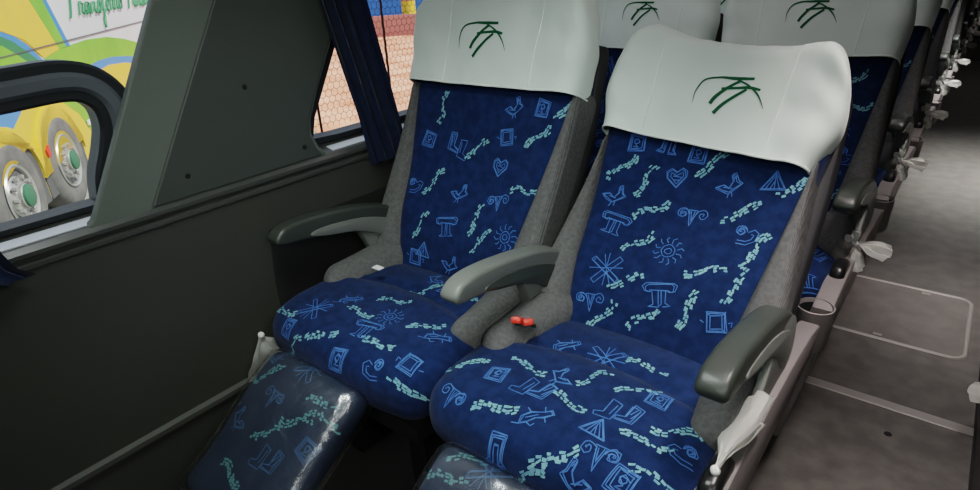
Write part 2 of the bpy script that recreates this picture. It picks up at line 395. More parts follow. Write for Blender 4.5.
    for pts, ws in ST:
        fp = spline(pts, 7); prev = None
        for i, p in enumerate(fp):
            q = fp[min(i+1,len(fp)-1)]-fp[max(i-1,0)]; q.normalize()
            j = i/7; w = lerp(ws[min(int(j),len(ws)-1)], ws[min(int(j)+1,len(ws)-1)], j-int(j))*.0024/.068
            row = []
            for sg in (1, -1):
                uu, ss = emb(p.x - q.y*w*sg, p.y + q.x*w*sg)
                l, n_, _, _ = bvh.ray_cast(F(uu, ss, .3), -nrm, .5); row.append(em.verts.new(l+nrm*.0013))
            if prev: em.faces.new([prev[0], row[0], row[1], prev[1]])
            prev = row
    obj('emblem', em, 'green', cov, False, label='green brush-stroke double T emblem')
    # armrests
    arm_prof = [(.12,.615),(.09,.67),(.03,.715),(-.07,.748),(-.17,.766),(-.26,.775),(-.315,.772),(-.340,.758),(-.345,.743),(-.33,.730),(-.28,.724),(-.20,.712),(-.11,.695),(-.03,.655),(.02,.60),(.07,.575)]
    pr = [(p.x, p.y) for p in spline(arm_prof, 3, True)]
    UND = [(.09,.60),(.06,.655),(.0,.69),(-.09,.722),(-.19,.738),(-.245,.738),(-.25,.728),(-.20,.712),(-.11,.69),(-.035,.65),(.015,.598),(.06,.575)]
    for sd in arms:
        cx = {'right': .246, 'left': -.247 if side == 'window' else -.246}[sd]
        w = .025 if sd == 'right' and side == 'aisle' else .023
        am = (arm_mats or {}).get(sd, 'arm'); sh = .026 if side == 'aisle' else .0
        o = obj('armrest', prism([(y+sh*sstep(-.1,-.34,y), z) for y, z in pr], cx-w, cx+w, 'x', .010, 4), am, root)
        if am == 'armgrey': o['label'] = 'light grey plastic armrest'
        obj('armrest_underside', prism([(y+sh*sstep(-.1,-.34,y), z) for y, z in [(p.x,p.y) for p in spline(UND,3,True)]], cx-w-.003, cx+w+.003, 'x', .004, 2), 'armgrey' if am == 'arm' else 'arm', o, label='underside panel of the armrest')
        pr2 = [(.10,.58),(.05,.66),(-.03,.69),(-.10,.70),(-.06,.60),(-.03,.50),(.05,.50)]
        obj('armrest_bracket', prism([(p.x,p.y) for p in spline(pr2,3,True)], cx-w*.62, cx+w*.62, 'x', .006, 2), 'armgrey', root)
    if side == 'aisle':
        prof = [(-.46,.545),(-.35,.568),(-.20,.575),(-.05,.575),(.10,.57),(.24,.555),(.33,.53),(.34,.48),(.30,.40),(.26,.20),(.24,.125),(-.44,.125),(-.47,.30)]
        bm = prism(prof, .240, .285, 'x', .006, 2)
        for v in bm.verts: v.co.x -= .065*max(0, (.50-v.co.z)/.38)
        sp = obj('side_panel', bm, 'panel', root, label='pale grey plastic side panel facing the aisle')
        gp = [(-.12,.57),(.09,.57),(.10,.66),(.03,.70),(-.03,.685),(-.09,.63)]
        obj('armrest_skirt', prism([(p.x,p.y) for p in spline(gp,4,True)], .256, .272, 'x', .004, 2), 'armgrey', root, label='translucent grey skirt below the armrest')
        bm = rbox((.017,.048,.018), .015, (8,12,8), (.262,-.285,.580), lambda p: V((p.x,p.y,p.z-.012*((p.y+.285)/.048)**2)))
        obj('recline_button', bm, 'black', sp)
        ch = lathe([(.0,.44),(.030,.44),(.036,.452),(.040,.545),(.041,.552),(.038,.553),(.036,.545),(.032,.46),(.0,.455)], 28, 'z', (.262,.375,0))
        ch2 = obj('cup_holder', ch, 'panel', root, label='round pale cup holder with dark inside')
        obj('cup_lining', lathe([(.0,.462),(.031,.463),(.0345,.543)], 28, 'z', (.262,.375,0)), 'blackmatt', ch2)
    # leg rest
    if pad:
        ang = math.radians(33); dx = V((0,-math.cos(ang),-math.sin(ang))); dn = V((0,-math.sin(ang),math.cos(ang)))
        o0 = V((-.024 if side == 'aisle' else -.018,-.418,.507)); W = .150
        fnp = lambda p: o0 + V((p.x,0,0)) + dx*p.y + dn*(p.z + .012*(1-(p.x/W)**2)*(p.z > 0) + .006*math.sin(p.y*18)*(p.z > 0))
        bm = rbox((W,.17,.032), .028, (22,24,8), (0,.17,0), fnp)
        bm.normal_update(); bvh = BVHTree.FromBMesh(bm)
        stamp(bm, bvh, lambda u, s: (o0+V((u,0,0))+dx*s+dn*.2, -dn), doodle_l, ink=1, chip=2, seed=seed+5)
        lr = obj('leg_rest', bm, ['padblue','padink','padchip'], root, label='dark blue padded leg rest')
        def ff(p):
            q = fnp(p); k = noise.noise(V((p.x*16, p.y*9, seed)))*.0035 + abs(noise.noise(V((p.x*40+p.y*30, p.y*8, seed+2))))*.003
            return q + dn*(k*(1 if p.z > 0 else -1))
        obj('plastic_cover', rbox((W+.0065,.178,.040), .031, (40,40,8), (0,.172,0), ff), 'film', lr, label='clear glossy plastic wrap over the leg rest')
        for sx in (-1, 1):
            bm = tube([o0+V((sx*.12,0,0))+dx*(-.01)+dn*-.03, o0+V((sx*.12,0,0))+V((0,.12,-.02))], .011, 8)
            obj('leg_rest_hinge', bm, 'black', lr)
    # base
    bb = bmesh.new()
    grid_box(bb, (.20,.19,.025), .01, (4,4,4), None, (0,-.17,.39))
    grid_box(bb, (.03,.15,.125), .01, (4,4,4), None, (-.13,-.15,.255)); grid_box(bb, (.03,.15,.125), .01, (4,4,4), None, (.12,-.15,.255))
    obj('seat_base', bb, 'blackmatt', root)
    return root
def copy_tree(o, parent=None):
    c = o.copy(); C.objects.link(c); c.parent = parent
    for ch in o.children: copy_tree(ch, c)
    return c
def cloth_tail(name, o, dirs, parent, seed, width=.03, n=10, m=8):
    """fan of pleated cloth: o knot point, dirs list of (direction, length, spread vector)"""
    bm = bmesh.new(); rnd = random.Random(seed)
    for d, ln, spr in dirs:
        d = V(d).normalized(); spr = V(spr); nn = d.cross(spr).normalized(); rows = []
        for i in range(n+1):
            t = i/n; row = []
            for j in range(m+1):
                u = j/m*2-1
                wv = .35+.65*sstep(0,.75,t)
                p = V(o)+d*ln*t*(1-.12*u*u) + spr*u*wv*sstep(-.12,.5,t) + nn*(.006*math.sin(u*7+seed)*t + .004*noise.noise(V((u*2,t*3,seed)))*2) + V((0,0,-.25*ln*t*t*.4))
                row.append(bm.verts.new(p))
            rows.append(row)
        for A, B in zip(rows, rows[1:]):
            for j in range(m): bm.faces.new([A[j], A[j+1], B[j+1], B[j]])
    bmesh.ops.solidify(bm, geom=bm.faces[:], thickness=.0012)
    kb = bmesh.ops.create_icosphere(bm, subdivisions=2, radius=.008)
    for v in kb['verts']:
        v.co = V(o)+v.co*V((1,1,1)).x*(1+.35*noise.noise(v.co*90))
    return obj(name, bm, 'cloth', parent, label='knotted white cloth end')

rnd = random.Random(11)
PI = math.pi
# doodle layouts for the two front seats  (kind, across, along, size, angle)
#@DOODLES
BB_R = [('square',-0.15,0.45,0.027,0.06),('chips',-0.165,0.385,0.034,1.1),('chips',-0.1,0.365,0.034,1.04),('heart',-0.035,0.385,0.027,0.21),('chips',0.03,0.425,0.034,0.77),('bird',0.08,0.385,0.027,0.22),('tent',0.165,0.405,0.027,0.07),('chips',0.21,0.405,0.034,0.41),('bird',-0.16,0.315,0.027,-0.02),('chips',-0.065,0.3,0.034,0.84),('rams',0.025,0.305,0.032,0.04),('chips',0.12,0.33,0.034,0.52),('altar',-0.135,0.25,0.032,-0.11),('chips',-0.065,0.215,0.034,1.07),('sun',0.005,0.215,0.03,-0.17),('swirl',0.145,0.285,0.027,0.15),('chips',0.17,0.255,0.034,0.92),('chips',0.095,0.19,0.034,0.3),('cross',-0.11,0.14,0.036,0.19),('chips',-0.06,0.125,0.034,0.52),('altar',0.02,0.12,0.032,0.24),('rams',-0.125,0.065,0.032,0.19),('chips',-0.09,0.04,0.034,1.26),('chips',0.005,0.065,0.034,0.98),('chips',0.085,0.105,0.034,1.24),('box',0.145,0.095,0.027,0.1),('chips',0.16,0.175,0.034,1.19),('square',-0.005,0.445,0.027,-0.1),('pants',-0.075,0.46,0.027,-0.07)]
BB_L = [('square',-0.165,0.365,0.027,-0.17),('boots',-0.065,0.36,0.034,-0.18),('chips',-0.005,0.36,0.034,0.6),('box',0.085,0.4,0.027,0.05),('chips',0.18,0.41,0.034,0.98),('chips',0.245,0.49,0.034,0.61),('chips',-0.115,0.255,0.034,0.78),('bird',-0.02,0.24,0.027,-0.09),('heart',0.085,0.325,0.027,-0.01),('chips',0.18,0.28,0.034,0.36),('rams',0.11,0.24,0.032,0.24),('chips',-0.115,0.135,0.034,1.05),('altar',-0.025,0.15,0.032,0.17),('chips',0.06,0.185,0.034,1.09),('chips',0.09,0.135,0.034,0.88),('sun',0.165,0.16,0.03,-0.25),('bird',0.005,0.055,0.027,-0.23),('box',-0.115,0.045,0.027,-0.16),('swirl',-0.17,0.235,0.027,0.23),('square',0.175,0.48,0.027,-0.15),('bird',0.09,0.475,0.027,0.13),('chips',-0.14,0.455,0.034,1.24),('tent',-0.09,0.07,0.027,-0.08)]
BC_L = [('cross',-0.125,0.34,0.036,3.07),('lizard',-0.08,0.275,0.027,3.15),('chips',-0.015,0.3,0.034,-0.09),('chips',0.015,0.22,0.034,-0.64),('sun',0.06,0.275,0.03,3.32),('chips',0.15,0.255,0.034,-0.76),('altar',0.05,0.335,0.032,2.94),('chips',-0.035,0.39,0.034,-0.49),('chips',0.105,0.355,0.034,-0.27),('lizard',0.195,0.27,0.027,3.35),('square',-0.15,0.405,0.027,3.16),('square',0.045,0.415,0.027,3.05),('swirl',0.14,0.4,0.027,3.05),('box',0.205,0.36,0.027,2.98),('chips',0.21,0.405,0.034,-0.12),('chips',0.02,0.115,0.034,-0.8),('tent',0.065,0.09,0.027,2.97),('chips',0.13,0.09,0.034,-0.79),('bird',0.005,0.065,0.027,3.16),('chips',-0.2,0.375,0.034,-0.19),('chips',-0.115,0.44,0.034,-0.66)]
BC_R = [('chips',-0.225,0.3,0.034,-0.34),('square',-0.15,0.3,0.027,2.92),('rams',-0.195,0.38,0.032,3.35),('chips',-0.1,0.37,0.034,-0.39),('chips',-0.115,0.25,0.034,-0.1),('boots',-0.065,0.3,0.034,3.26),('bird',-0.04,0.245,0.027,3.37),('lizard',-0.025,0.355,0.027,3.21),('chips',0.0,0.295,0.034,-0.09),('lizard',-0.105,0.13,0.027,3.11),('cross',-0.015,0.125,0.036,2.97),('chips',0.065,0.105,0.034,-0.24),('chips',0.005,0.215,0.034,-0.8),('chips',0.09,0.2,0.034,-0.78),('boots',0.09,0.27,0.034,3.12),('tent',0.075,0.325,0.027,3.14),('chips',0.155,0.305,0.034,-0.38),('rams',0.105,0.365,0.032,3.04),('square',0.13,0.2,0.027,3.09),('chips',0.185,0.255,0.034,-0.3),('chips',0.04,0.4,0.034,-0.77),('chips',0.195,0.355,0.034,-0.4),('pants',-0.06,0.425,0.027,3.06),('swirl',0.21,0.29,0.027,2.94),('bird',0.09,0.41,0.027,3.03),('square',0.155,0.385,0.027,3.28),('chips',0.0,0.44,0.034,-0.29)]
BL_L = [('box',-0.12,0.015,0.027,3.28),('cross',0.0,0.005,0.036,3.28),('chips',-0.095,0.06,0.034,-0.53),('chips',0.09,0.055,0.034,-0.29),('rams',-0.035,0.095,0.032,3.24),('chips',0.12,0.08,0.034,-0.39),('bird',-0.09,0.17,0.027,3.28),('chips',0.005,0.16,0.034,-0.24),('square',0.12,0.145,0.027,3.36),('boots',0.045,0.2,0.034,3.22),('chips',-0.02,0.26,0.034,-0.01),('chips',0.06,0.11,0.034,-0.2)]
BL_R = [('chips',-0.095,0.055,0.034,-0.37),('chips',-0.08,0.01,0.034,-0.52),('cross',-0.03,0.015,0.036,3.29)]
#@ENDDOODLES
XR, XL = -.445, -.978
seatR = make_seat('bus_seat', 39, .450, .735, BC_R, BB_R, BL_R, 1, 'aisle', ('right','left'), arm_mats={'left': 'armgrey'}, hw=.262, taper=.12, tilt=.075, emb_off=(.034,-.006), emb_s=1.08)
seatL = make_seat('bus_seat', 25.6, .515, .775, BC_L, BB_L, BL_L, 2, 'window', ('left',), hw=.276, taper=.035, emb_off=(-.025,.0), emb_s=1.1)
seatR.location = (XR, PIVY, 0); seatL.location = (XL, PIVY, 0)
tag(seatR, 'fully visible front aisle seat, blue printed fabric, leaning furthest back', 'seat', 'blue coach seats in rows')
tag(seatL, 'front window-side blue printed seat next to the dark wall and curtain', 'seat', 'blue coach seats in rows')
# seat belt buckles and tag on the front pair
for k, (bx_, by_, rz) in enumerate([(XR-.196,-.172,.5), (XR-.174,-.166,.8)]):
    bm = rbox((.011,.019,.007), .004, (4,4,4)); 
    for v in bm.verts: v.co = Matrix.Rotation(rz, 3, 'Z') @ (Matrix.Rotation(-.5, 3, 'X') @ v.co) + V((bx_-XR, by_, .640))
    b = obj('seat_belt_buckle', bm, 'red', seatR, label='red seat belt buckle')
    bm = tube([(bx_-XR, by_, .634), (bx_-XR-.01, by_+.03, .615), (bx_-XR-.03, by_+.07, .56)], .008, 8, flat=.5)
    obj('buckle_strap', bm, 'black', b)
bm = rbox((.014,.009,.0015), .001, (3,3,3), (-.115,-.150,.628)); obj('fabric_tag', bm, 'tag', seatL, label='small white tag')
# knotted ends of the plastic covers
lrR = [c for c in seatR.children if c.name.startswith('leg_rest')][0]; lrL = [c for c in seatL.children if c.name.startswith('leg_rest')][0]
cloth_tail('cover_knot', (.262,-.30,.600), [((.03,.85,.22),.19,(.034,-.006,.022)), ((.10,.85,.05),.15,(.024,.0,.018))], lrR, 4)
cloth_tail('cover_knot', (-.268,-.415,.515), [((-.25,-.10,-.9),.12,(-.012,.036,.010)), ((-.1,.35,-.8),.10,(.0,.030,.01))], lrL, 5)
# the rows behind share one pair of seats
rs = random.Random(21)
rowR = make_seat('bus_seat', 25, .50, .765, scatter(-.2,.22,.0,.46,.082,rs), scatter(-.19,.21,.03,.5,.082,rs), scatter(-.12,.14,.03,.33,.082,rs), 3, 'aisle', ('right','left'))
rowL = make_seat('bus_seat', 24, .50, .765, scatter(-.2,.22,.0,.46,.082,rs), scatter(-.19,.21,.03,.5,.082,rs), scatter(-.12,.14,.03,.33,.082,rs), 4, 'window', ('left',))
lr = [c for c in rowR.children if c.name.startswith('leg_rest')][0]
cloth_tail('cover_knot', (.272,-.19,.612), [((.85,-.10,.0),.085,(.004,.020,.014)), ((-.1,-.6,.75),.06,(.016,.012,.010)), ((.35,-.3,-.8),.07,(.010,.014,.004))], lr, 6)
ORD = ['', 'second', 'third', 'fourth', 'fifth', 'sixth', 'seventh', 'eighth', 'ninth', 'tenth']
LAB = {1: 'aisle seat directly behind the front aisle seat, emblem showing on its cover',
       2: 'aisle seat in the third row, only the edge of its white cover showing'}
for k in range(1, 10):
    s = rowR if k == 1 else copy_tree(rowR)
    s.location = (XR+.012, PIVY+PITCH*k, 0)
    tag(s, LAB.get(k, 'aisle seat in the %s row from the front, a sliver along the aisle' % ORD[k]), 'seat', 'blue coach seats in rows')
for k in range(1, 3):
    s = rowL if k == 1 else copy_tree(rowL)
    s.location = (XL+.012, PIVY+PITCH*k, 0)
    tag(s, ['', 'window-side seat in the second row, cover seen between the two front headrests', 'window-side seat in the third row, behind the second-row window seat'][k], 'seat', 'blue coach seats in rows')

# ------------------------------------------------------------------ interior shell
WX = -1.30
add_struct('floor', bx(-.285,.215,-1.3,9.5,-.06,0), 'floor')
add_struct('floor_podium', prism([(-1.42,.12),(-.275,.12),(-.285,-.06),(-1.42,-.06)], -1.3, 10.4, 'y'), 'podium')
add_struct('floor_podium', prism([(.225,.12),(.215,-.06),(1.36,-.06),(1.36,.12)], -1.3, 10.4, 'y'), 'podium')
add_struct('trim_1', bx(-.283,-.262,1.45,9.4,.12,.132,.004), 'metal')
add_struct('trim_2', prism([(-.285,0),(.213,0),(.213,.0035),(-.285,.0035)], 1.885, 1.925, 'y', .001, 1), 'metal')
for k_, (x_, y_, r_) in enumerate([(0.018, 1.763, 0.01), (-0.164, 2.995, 0.007)]):
    add_struct('floor_stain', lathe([(0,.0012),(r_,.0012),(r_*1.05,.0002)], 16, 'z', (x_,y_,.0 if k_ == 0 else .004)), 'blackmatt')
add_struct('trim_3', bx(.213,.224,-1.,9.4,-.01,.008), 'blackmatt')
# floor hatch
def rrect(x0, x1, y0, y1, r, n=5):
    P = []
    for cx, cy, a0 in ((x1-r,y1-r,0),(x0+r,y1-r,90),(x0+r,y0+r,180),(x1-r,y0+r,270)):
        for i in range(n+1):
            a = math.radians(a0+90*i/n); P.append((cx+r*math.cos(a), cy+r*math.sin(a)))
    return P
hatch = empty('floor_hatch', (-.04,2.54,0)); tag(hatch, 'rectangular hatch in the aisle floor with rounded pale metal rim', 'floor hatch')
hp = rrect(-.23,.21,-.245,.245,.045)
obj('hatch_panel', prism(hp, .0, .004, 'z'), 'hatch', hatch, False)
bm = bmesh.new(); out = rrect(-.237,.217,-.252,.252,.052); inn = rrect(-.221,.201,-.236,.236,.038); n = len(out)
ro = [bm.verts.new((x,y,.003)) for x,y in out]; rt = [bm.verts.new((lerp(a[0],b[0],.25),lerp(a[1],b[1],.25),.0075)) for a,b in zip(out,inn)]
rt2 = [bm.verts.new((lerp(a[0],b[0],.75),lerp(a[1],b[1],.75),.0075)) for a,b in zip(out,inn)]; ri = [bm.verts.new((x,y,.003)) for x,y in inn]
for A, B in ((ro,rt),(rt,rt2),(rt2,ri)):
    for i in range(n): bm.faces.new([A[i],A[(i+1)%n],B[(i+1)%n],B[i]])
obj('hatch_rim', bm, 'metal', hatch, False)
for hx in (-.05, .06): obj('hatch_latch', bx(hx-.014,hx+.014,.205 if hx > 0 else -.225,.213 if hx > 0 else -.217,.004,.009,.001), 'metal', hatch)
# left wall: lower wall, ledge, pillar
lw = add_struct('wall_left', prism([(-1.42,.12),(WX,.12),(WX,.862),(-1.42,.862)], -1.3, 10.4, 'y'), 'wall')
add_struct('trim_4', prism([(WX,.365),(WX+.012,.368),(WX+.012,.380),(WX,.385)], -1.3, 10.4, 'y'), 'duct')
add_struct('trim_5', prism([(-1.42,.862),(WX-.002,.862),(WX+.010,.866),(WX+.010,.874),(WX+.002,.884),(WX-.045,.896),(-1.42,.898)], -1.3, 10.4, 'y'), 'ledge')
add_struct('trim_6', prism([(WX,.838),(WX+.006,.842),(WX+.006,.850),(WX,.854)], -1.3, 10.4, 'y'), 'ledge')
pk = prism([(p.x,p.y) for p in spline([(.715,.742),(1.2,.742),(1.2,.44),(.70,.44),(.70,.60)],1,True)], WX, WX+.006, 'x', .003, 2)
add_struct('wall_left_pocket', pk, 'pocket')
add_struct('wall_left_upper', bx(-1.42,WX,-1.3,10.4,1.62,2.05), 'wall')
# pillar between the windows, leaning with the glass
PL = [(.345,.886),(.358,.895),(.385,.94),(.602,1.32),(.79,1.65),(1.29,1.65),(1.01,1.194),(.925,1.05),(.889,.98),(.885,.945),(.900,.909),(.93,.875),(.935,.868)]
pil = add_struct('wall_left_pillar', prism([(y,z) for y,z in PL+[(.6,.872),(.36,.872)]], WX-.016, WX+.004, 'x', .004, 3), 'pillar2')
P2 = [(.466,.884),(.703,1.272),(.93,1.64),(1.275,1.64),(1.0,1.194),(.917,1.05),(.881,.98),(.877,.945),(.890,.909),(.905,.886)]
add_struct('wall_left_pillar_panel', prism(P2, WX-.01, WX+.0085, 'x', .004, 2), 'pillar')
for i, (y, z) in enumerate([(0.729, 1.089), (0.555, 0.93), (0.854, 0.92)]):
    add_struct('trim_%d' % (7+i), lathe([(0,WX+.012),(.004,WX+.012),(.006,WX+.009),(.0065,WX+.006)], 12, 'x', (0,y,z)), 'blackmatt', True)
add_struct('wall_left_pillar_core', prism([(.47,.88),(.90,1.65),(1.31,1.65),(1.04,1.19),(.915,.98),(.90,.93),(.90,.88)], -1.42, WX-.015, 'x'), 'rubber')
add_struct('wall_left_rear', bx(-1.42,WX,3.36,10.4,.86,1.66), 'wall')
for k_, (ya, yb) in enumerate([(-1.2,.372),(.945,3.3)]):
    add_struct('trim_%d' % (10+k_), prism([(WX-.004,.8845),(WX-.030,.8915),(WX-.030,.8945),(WX-.004,.8875)], ya, yb, 'y'), 'sillglint')  # pale strips added on the ledge as the reflection of each window
# windows
def fin(o): o['kind'] = 'structure'; return o
w1 = fin(empty('window_1', (-1.365,0,1.2)))
ring = [(-1.05,.899),(.43,.899),(.48,.93),(.72,1.33),(.90,1.63),(-1.05,1.63)]
def loop_bar(pts, x0, x1, wd, m, parent, name):
    """closed frame band of width wd around outline pts (in y,z) between x0 and x1"""
    n = len(pts); cy = sum(p[0] for p in pts)/n; cz = sum(p[1] for p in pts)/n
    bm = bmesh.new(); R_ = []
    for i in range(n):
        a = V((*pts[i-1],0)); b = V((*pts[i],0)); c = V((*pts[(i+1)%n],0))
        t = ((b-a).normalized()+(c-b).normalized()).normalized(); nn = V((-t.y,t.x,0))
        if nn.dot(V((cy,cz,0))-b) < 0: nn = -nn
        q = b+nn*wd
        R_.append([bm.verts.new((x0,b.x,b.y)), bm.verts.new((x1,b.x,b.y)), bm.verts.new((x1,q.x,q.y)), bm.verts.new((x0,q.x,q.y))])
    for i in range(n):
        A, B = R_[i], R_[(i+1)%n]
        for k in range(4): bm.faces.new([A[k],A[(k+1)%4],B[(k+1)%4],B[k]])
    o = obj(name, bm, m, parent, True); o.matrix_parent_inverse = Matrix.Translation(-parent.location); return o
def pr_(o, parent): o.matrix_parent_inverse = Matrix.Translation(-parent.location); return o
loop_bar(ring, -1.40, -1.345, .012, 'rubber', w1, 'gasket')
pr_(obj('pane', bx(-1.372,-1.368,-1.05,.90,.89,1.64), 'glass', w1, False), w1)
# lower sliding sash with rounded arch corner
def band(path, wds, x0, x1, m, parent, name, bev=.006):
    """flat bar following path (y,z), wds half widths"""
    bm = bmesh.new(); R_ = []; n = len(path)
    for i, p in enumerate(path):
        t = path[min(i+1,n-1)]-path[max(i-1,0)]; t.normalize(); nn = V((-t.y,t.x,0)); w = wds
        pts = [(x0,p-nn*w),(x1-bev,p-nn*w),(x1,p-nn*(w-bev)),(x1,p+nn*(w-bev)),(x1-bev,p+nn*w),(x0,p+nn*w)]
        R_.append([bm.verts.new((x,q.x,q.y)) for x,q in pts])
    for A, B in zip(R_, R_[1:]):
        for k in range(6): bm.faces.new([A[k],A[(k+1)%6],B[(k+1)%6],B[k]])
    bm.faces.new(R_[0]); bm.faces.new(R_[-1][::-1])
    return pr_(obj(name, bm, m, parent), parent)
#@SASH
SASH = [(-1.0,1.12),(-.4,1.13),(.0,1.138),(.20,1.143),(.32,1.148),(.40,1.150),(.447,1.136),(.475,1.10),(.478,1.05),(.462,1.0),(.44,.95),(.43,.90)]
sp_ = spline(SASH, 5)
band(sp_, .038, -1.40, -1.350, 'rubber', w1, 'sash_seal')
band(sp_, .017, -1.40, -1.340, 'sash', w1, 'sash_rail', .008)
w2 = fin(empty('window_2', (-1.365,1.5,1.2)))
ring2 = [(.915,.905),(1.0,.900),(3.35,.900),(3.35,1.63),(1.27,1.63),(1.02,1.22),(.925,1.02),(.89,.95),(.88,.92)]
loop_bar(ring2, -1.40, -1.345, .014, 'rubber', w2, 'gasket')
pr_(obj('pane', bx(-1.372,-1.368,  .88,3.36,.89,1.64), 'glass', w2, False), w2)
# honeycomb wire screen outside window 2
bm = bmesh.new(); c_ = .0125; seen = set()
def hexv(cy, cz, k): a = math.radians(60*k+30); return (cy+c_*math.cos(a), cz+c_*math.sin(a))
for i in range(44):
    for j in range(30):
        cy = .90+i*c_*1.732+(j%2)*c_*.866; cz = .90+j*c_*1.5
        for k in range(3):
            a = hexv(cy,cz,k); b = hexv(cy,cz,k+1)
            d = V((b[0]-a[0],b[1]-a[1],0)).normalized(); nn = V((-d.y,d.x,0))*.0007
            bm.faces.new([bm.verts.new((-1.50,q[0]+s*nn.x,q[1]+s*nn.y)) for q, s in ((a,1),(b,1),(b,-1),(a,-1))])
for yy in (1.06, 1.35, 1.64):
    for s0 in (0,1): grid_box(bm, (.0015,.0015,.30), .0, (1,1,1), None, (-1.503, yy+s0*.004, 1.17))
pr_(obj('wire_screen', bm, 'wire', w2, False, label='honeycomb wire screen over the outside of the window'), w2)
# curtains
def curtain(name, y0b, y1b, y0t, y1t, zb, zt, x, pleats, label, amp=.016, tie=None):
    bm = bmesh.new(); rows = []; n = 40; m = pleats*10
    for i in range(n+1):
        t = i/n; z = lerp(zb, zt, t); row = []
        pinch = 1.
        for j in range(m+1):
            u = j/m
            a = lerp(y0b, y0t, t**tie if tie else t); b = lerp(y1b, y1t, t**tie if tie else t)
            y = lerp(a, b, u)
            xx = x + amp*math.sin(u*pleats*2*PI+1.2*math.sin(t*3)) + .006*math.sin(u*pleats*4.3*PI+t*4)
            row.append(bm.verts.new((xx, y+.004*math.sin(u*pleats*4*PI), z + .004*math.sin(u*pleats*2*PI)*(t == 0))))
        rows.append(row)
    for A, B in zip(rows, rows[1:]):
        for j in range(m): bm.faces.new([A[j],A[j+1],B[j+1],B[j]])
    bmesh.ops.solidify(bm, geom=bm.faces[:], thickness=.0015)
    o = obj(name, bm, 'curtain'); tag(o, label, 'curtain', 'navy window curtains'); return o
curtain('window_curtain', 1.041,1.19,.865,1.0,.825,1.62,-1.272,4,'gathered navy curtain hanging between the pillar and the front window seat')
curtain('window_curtain', -.14,.236,-.30,.12,.838,1.62,-1.268,6,'navy curtain whose lower corner shows at the left edge by the sill', .014, .45)
# rest of the cabin
add_struct('wall_right', bx(1.30,1.42,-1.3,10.4,.0,2.05), 'darkwall')
add_struct('ceiling', bx(-1.42,1.42,-1.4,10.5,1.98,2.08), 'ceil')
add_struct('wall_front', bx(-1.42,1.42,-1.40,-1.28,-.06,2.05), 'darkwall')
add_struct('wall_rear', bx(-1.42,1.42,10.35,10.5,-.06,2.05), 'blackmatt')
add_struct('floor_step', bx(-.27,.22,9.5,10.35,-.06,.16,.01), 'darkwall')
# white cloth end on the far side of the aisle
k2 = cloth_tail('cloth_tie', (.262,1.86,.17), [((-.8,-.1,.1),.10,(.0,.030,.012)), ((-.4,-.7,-.1),.07,(.02,.02,.01))], None, 9)
del k2['label']; tag(k2, 'white cloth end poking in at the right edge of the aisle', 'cloth tie')

# ------------------------------------------------------------------ outside
GZ = -1.03
add_struct('ground', bx(-60,-1.9,-25,60,GZ-.1,GZ), 'yard')
og = prism([(-60,1.0),(-60,60),(-1.95,60),(-1.95,3.2),(-9,6.1)], GZ, GZ+.01, 'z'); add_struct('ground_paving', og, 'orangeg')
U = V((-.8194,.5732,0)); NB = V((.5732,.8194,0)); W2 = V((-8.167,2.168,0))
coach = empty('tour_coach', (W2.x, W2.y, GZ)); tag(coach, 'parked white coach with yellow, green and blue livery outside the window', 'coach')
def cp(s, z, d=0.): return (W2 + U*s + NB*d + V((0,0,z))) - V(coach.location)
def slab(poly, d0, d1, m, name, label=None):
    bm = bmesh.new(); A = [bm.verts.new(cp(s,z,d0)) for s,z in poly]; B = [bm.verts.new(cp(s,z,d1)) for s,z in poly]
    bm.faces.new(A); bm.faces.new(B[::-1]); n = len(poly)
    for i in range(n): bm.faces.new([A[i],A[(i+1)%n],B[(i+1)%n],B[i]])
    bmesh.ops.triangulate(bm, faces=[f for f in bm.faces if len(f.verts) > 4])
    return obj(name, bm, m, coach, False, label=label)
